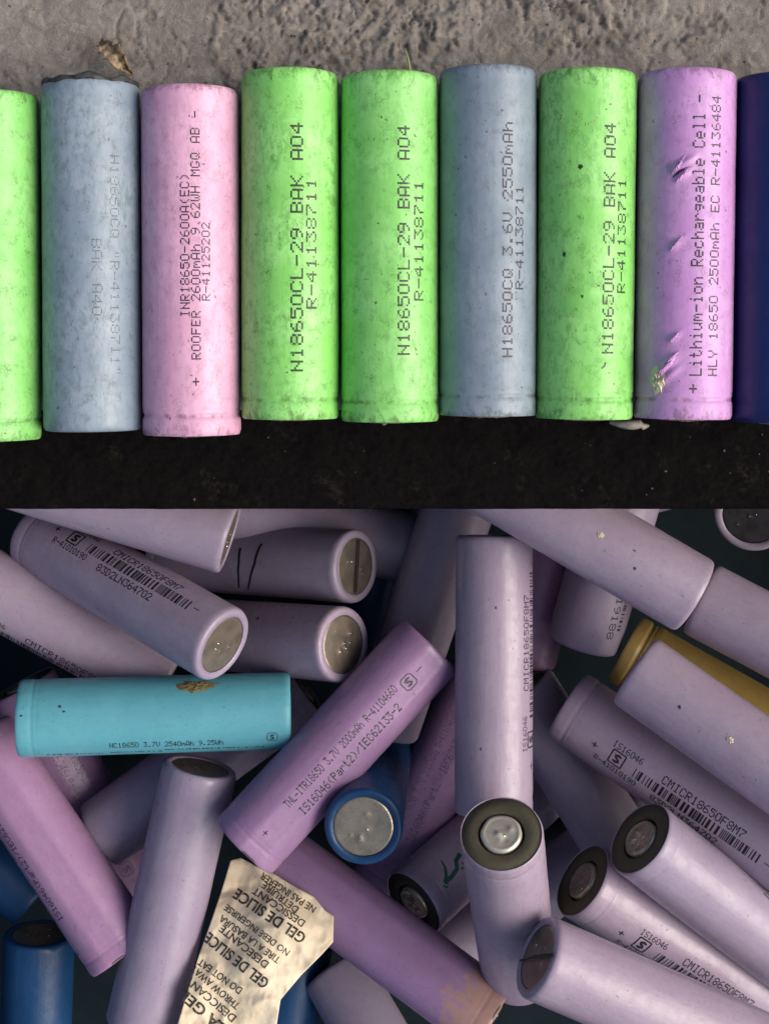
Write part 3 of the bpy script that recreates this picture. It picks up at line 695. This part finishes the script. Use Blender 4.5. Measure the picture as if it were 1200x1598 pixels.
# ------------------------------------------------------------------ silica gel packet
def packet():
    sides = {
     't': [(360, 1343), (376, 1339), (400, 1352), (425, 1362), (450, 1378), (490, 1400), (507, 1421), (521, 1430)],
     'r': [(521, 1430), (520, 1470), (500, 1492), (470, 1522), (438, 1560), (431, 1606), (425, 1680)],
     'b': [(255, 1680), (425, 1680)],
     'l': [(360, 1343), (346, 1390), (329, 1440), (311, 1490), (292, 1550), (274, 1610), (255, 1680)]}
    def at(poly, t):
        L = [math.dist(a, b) for a, b in zip(poly[:-1], poly[1:])]; d = t * sum(L)
        for (a, b, l) in zip(poly[:-1], poly[1:], L):
            if d <= l: return (a[0] + (b[0] - a[0]) * d / l, a[1] + (b[1] - a[1]) * d / l)
            d -= l
        return poly[-1]
    def h(px, py):
        z = -83 + (py - 1340) * 0.070
        if py > 1560: z = -67.6
        z += 5.5 * math.exp(-((px - 420) / 75) ** 2 - ((py - 1470) / 85) ** 2)
        n = mnoise.noise((px * 0.030, py * 0.030, 1.7)); n2 = mnoise.noise((px * 0.012 + 9, py * 0.02, 4.0))
        n3 = mnoise.noise((px * 0.085, py * 0.085, 8.1))
        z += 1.3 * (0.5 - abs(n)) + 2.0 * n2 + 0.30 * (0.5 - abs(n3))
        # folds that run down from the tucked corner
        z += 0.8 * math.exp(-((px - 0.55 * (py - 1340) - 395) / 9) ** 2) - 0.9 * math.exp(-((py - 1392 + 0.25 * (px - 350)) / 5) ** 2) * math.exp(-((px - 355) / 30) ** 2)
        return z
    NU, NV = 70, 100
    v, f, rim = [], [], []
    for i in range(NV + 1):
        for j in range(NU + 1):
            a, b = j / NU, i / NV
            T, Bt = at(sides['t'], a), at(sides['b'], a); Lf, Rt = at(sides['l'], b), at(sides['r'], b)
            c00, c10, c01, c11 = sides['t'][0], sides['t'][-1], sides['b'][0], sides['b'][-1]
            q = [(1 - b) * T[k] + b * Bt[k] + (1 - a) * Lf[k] + a * Rt[k] - ((1 - a) * (1 - b) * c00[k] + a * (1 - b) * c10[k] + (1 - a) * b * c01[k] + a * b * c11[k]) for k in (0, 1)]
            v.append(P(q[0], q[1], h(q[0], q[1])))
    n = len(v); W = NU + 1
    for i in range(NV + 1):
        for j in range(NU + 1):
            a, b = j / NU, i / NV
            e = min(1, 6 * min(a, 1 - a, b, 1 - b))
            p = v[i * W + j]; v.append(Vector((p.x, p.y, p.z - 0.12 - 3.5 * math.sqrt(e))))
    for i in range(NV):
        for j in range(NU):
            a = i * W + j
            f.append((a, a + W, a + W + 1, a + 1)); f.append((n + a, n + a + 1, n + a + W + 1, n + a + W))
    loop = [j for j in range(NU)] + [i * W + NU for i in range(NV)] + [NV * W + j for j in range(NU, 0, -1)] + [i * W for i in range(NV, 0, -1)]
    for k in range(len(loop)):
        a, b = loop[k], loop[(k + 1) % len(loop)]
        f.append((a, b, n + b, n + a))
    m = NB('creased_packet_paper'); vv = m.coords(rand=False)
    a = m.noise(vv, 0.12, 4, 0.6); b = m.noise(vv, 1.3, 6, 0.7)
    cc = m.mix(m.ramp(a, 0.38, 0.62), (0.76, 0.62, 0.43), (0.83, 0.70, 0.51))
    cc = m.mix(m.ramp(b, 0.56, 0.74, 0, 0.35), cc, (0.45, 0.34, 0.20))
    vor = m.n('ShaderNodeTexVoronoi', {'Vector': vv, 'Scale': 0.33}, feature='DISTANCE_TO_EDGE').outputs['Distance']
    nrm = m.bump(m.ramp(vor, 0.0, 0.6), 0.0003, 0.22); nrm = m.bump(b, 0.00015, 0.5, nrm)
    bd = m.n('ShaderNodeTexVoronoi', {'Vector': vv, 'Scale': 0.55}, feature='SMOOTH_F1').outputs['Distance']
    nrm = m.bump(m.ramp(bd, 0.0, 0.7, 1.0, 0.0), 0.0004, 0.12, nrm)
    pm = m.done(cc, 0.62, nrm, spec=0.3)
    cen = P(400, 1480, -70)
    o = mesh_obj('silica_packet', [q - cen for q in v], f, pm)
    o.location = cen * MM
    tag(o, 'creased cream silica gel packet with black multilingual print, tucked under the middle violet cell', 'packet')
    # print: each line from its first to its last letter, as the photograph shows them
    L = [('SILICA GEL', (385, 1640), (283, 1549), 17), ('DESICCANT', (367, 1592), (292, 1528), 12.5), ('THROW AWAY', (372, 1572), (300, 1510), 11.5),
         ('DO NOT EAT', (377, 1548), (311, 1500), 11.5), ('GEL DE SILICE', (417, 1538), (322, 1461), 17), ('DESECANTE', (418, 1508), (345, 1448), 12),
         ('TIRE A LA BASURA', (436, 1500), (344, 1432), 11), ('NO DEBE INGERIRSE', (451, 1489), (352, 1415), 10.5), ('GEL DE SILICE', (475, 1467), (367, 1393), 17),
         ('DESSICCANT', (475, 1443), (396, 1389), 11.5), ('DETRUIRE', (465, 1422), (411, 1380), 11), ('NE PAS INGERER', (492, 1421), (408, 1366), 11)]
    dg = bpy.context.evaluated_depsgraph_get()
    tv, tf = [], []
    for (s, p0, p1, hh) in L:
        cu = bpy.data.curves.new('line', 'FONT'); cu.body = s; cu.size = 1.0; cu.offset = 0.022 if hh > 15 else 0.012; cu.resolution_u = 3
        to = bpy.data.objects.new('line', cu); COL.objects.link(to)
        dg.update()
        me = to.evaluated_get(dg).to_mesh()
        bm = bmesh.new(); bm.from_mesh(me); to.evaluated_get(dg).to_mesh_clear()
        bmesh.ops.triangulate(bm, faces=bm.faces[:])
        for _ in range(2):
            bmesh.ops.subdivide_edges(bm, edges=[e for e in bm.edges if e.calc_length() > 0.16], cuts=1)
            bmesh.ops.triangulate(bm, faces=[q for q in bm.faces if len(q.verts) > 4])
        bm.verts.ensure_lookup_table(); bm.verts.index_update()
        wmax = max(q.co.x for q in bm.verts)
        d = ((p1[0] - p0[0]), (p1[1] - p0[1])); ln = math.hypot(*d); d = (d[0] / ln, d[1] / ln); up = (d[1], -d[0])
        b0 = len(tv)
        for q in bm.verts:
            x = q.co.x / wmax * ln; y = (q.co.y - 0.35) / 0.70 * hh
            px, py = p0[0] + d[0] * x + up[0] * y, p0[1] + d[1] * x + up[1] * y
            tv.append(P(px, py, h(px, py) + 0.11) - cen)
        tf += [tuple(b0 + q.index for q in fc.verts) for fc in bm.faces]
        bm.free(); bpy.data.objects.remove(to); bpy.data.curves.remove(cu)
    mesh_obj('printed_lettering', tv, tf, ink_mat('packet_print', (0.030, 0.026, 0.020), 0.93, 0.40), o, smooth=False)
packet()

# ------------------------------------------------------------------ small litter on the slab
def leaf():
    v, f = [], []; n, m = 26, 8
    path = [P(157, 66, 0.8), P(166, 74, 2.2), P(181, 86, 3.4), P(192, 103, 2.8), P(208, 118, 0.8)]
    for i in range(n + 1):
        t = i / n * (len(path) - 1); k = min(int(t), len(path) - 2); p = path[k].lerp(path[k + 1], t - k)
        wd = (0.25 + 1.6 * math.sin(math.pi * min(1, i / n * 0.85 + 0.12)) ** 1.2) * (1 + 0.75 * mnoise.noise((i * 0.5, 0, 3)))
        for j in range(m + 1):
            a = (j / m - 0.5) * 2
            curl = 1.2 * abs(a) + 0.7 * mnoise.noise((i * 0.3, j * 0.6, 7))
            v.append(p + Vector((0.72 * a * wd, 0.66 * a * wd, curl)))
    for i in range(n):
        for j in range(m):
            a = i * (m + 1) + j; f.append((a, a + 1, a + m + 2, a + m + 1))
    o = mesh_obj('dry_leaf', v, f, plain_mat('dead_leaf', (0.42, 0.31, 0.19), (0.06, 0.045, 0.03), 0.75, 0.7, 0.0004))
    sm = o.modifiers.new('thick', 'SOLIDIFY'); sm.thickness = 0.0002
    tag(o, 'curled brown scrap of dry leaf on the concrete above the worn grey cell', 'leaf')
leaf()
def tube(name, pts, r, mat, label, cat):
    v, f = [], []; n = 7
    for i, p in enumerate(pts):
        d = (pts[min(i + 1, len(pts) - 1)] - pts[max(i - 1, 0)]).normalized(); a = d.orthogonal().normalized(); b = d.cross(a)
        rr = r * (1 - 0.6 * i / (len(pts) - 1))
        for k in range(n): v.append(p + (a * math.cos(k * math.tau / n) + b * math.sin(k * math.tau / n)) * rr)
    for i in range(len(pts) - 1):
        for k in range(n):
            f.append((i * n + k, i * n + (k + 1) % n, (i + 1) * n + (k + 1) % n, (i + 1) * n + k))
    f += [tuple(range(n))[::-1], tuple(range((len(pts) - 1) * n, len(pts) * n))]
    return tag(mesh_obj(name, v, f, mat), label, cat)
tube('grass_blade', [P(641, 118, 6), P(639, 104, 5.5), P(637, 92, 4.5), P(634, 82, 3.5), P(633, 76, 3)], 0.28, plain_mat('dry_grass', (0.35, 0.42, 0.13), (0.42, 0.40, 0.18), 1, 0.6),
     'thin yellow green blade of grass poking up behind a green cell', 'grass blade')
def shred():
    v, f = [], []; n = 20
    for i in range(n + 1):
        t = i / n; p = P(950 + 62 * t, 659 + 4 * math.sin(t * 3) + (5 * t if t > .8 else 0), -2.5 + 1.5 * math.sin(t * 3.1))
        wd = 0.25 + 0.75 * math.sin(math.pi * t) ** 0.7 * (0.6 + 0.6 * t)
        for (a, c) in ((-1, 0), (-0.3, 0.45), (0.4, 0.4), (1, -0.1)): v.append(p + Vector((0, a * wd, c)))
    for i in range(n):
        for j in range(3): a = i * 4 + j; f.append((a, a + 4, a + 5, a + 1))
    o = mesh_obj('film_shred', v, f, plain_mat('dirty_film', (0.36, 0.33, 0.29), (0.20, 0.18, 0.16), 0.7, 0.5))
    o.modifiers.new('thick', 'SOLIDIFY').thickness = 0.00015
    tag(o, 'pale shred of torn film lying between the grimy green and orchid cells', 'shred')
shred()

# grit swept against the row and scattered over the mortar: too many to count
def grit():
    rr = random.Random(12); v, f = [], []
    for i in range(322):
        if i < 300: x, y, z = rr.uniform(-85, 85), rr.uniform(46, 74), 0.0
        else: x, y, z = rr.uniform(-85, 85), rr.uniform(-28, -15), -5.2
        q = rr.choice((0.10, 0.14, 0.18, 0.24, 0.38)); b = len(v)
        if z == 0.0: z = float(conc_h(np.array([[x]]), np.array([[y]]))[0, 0])
        for d in ((1, 0, 0), (-1, 0, 0), (0, 1, 0), (0, -1, 0), (0, 0, 1), (0, 0, -1)):
            v.append((x + d[0] * q * rr.uniform(0.5, 1.2), y + d[1] * q * rr.uniform(0.5, 1.2), z + d[2] * q * 0.6))
        for t in ((0, 2, 4), (2, 1, 4), (1, 3, 4), (3, 0, 4), (2, 0, 5), (1, 2, 5), (3, 1, 5), (0, 3, 5)): f.append(tuple(b + k for k in t))
    o = mesh_obj('grit', v, f, plain_mat('grit_stone', (0.15, 0.135, 0.12), (0.07, 0.06, 0.052), 0.6, 0.9), smooth=False)
    tag(o, 'loose grit scattered over the mortar and the black strip', kind='stuff')
grit()
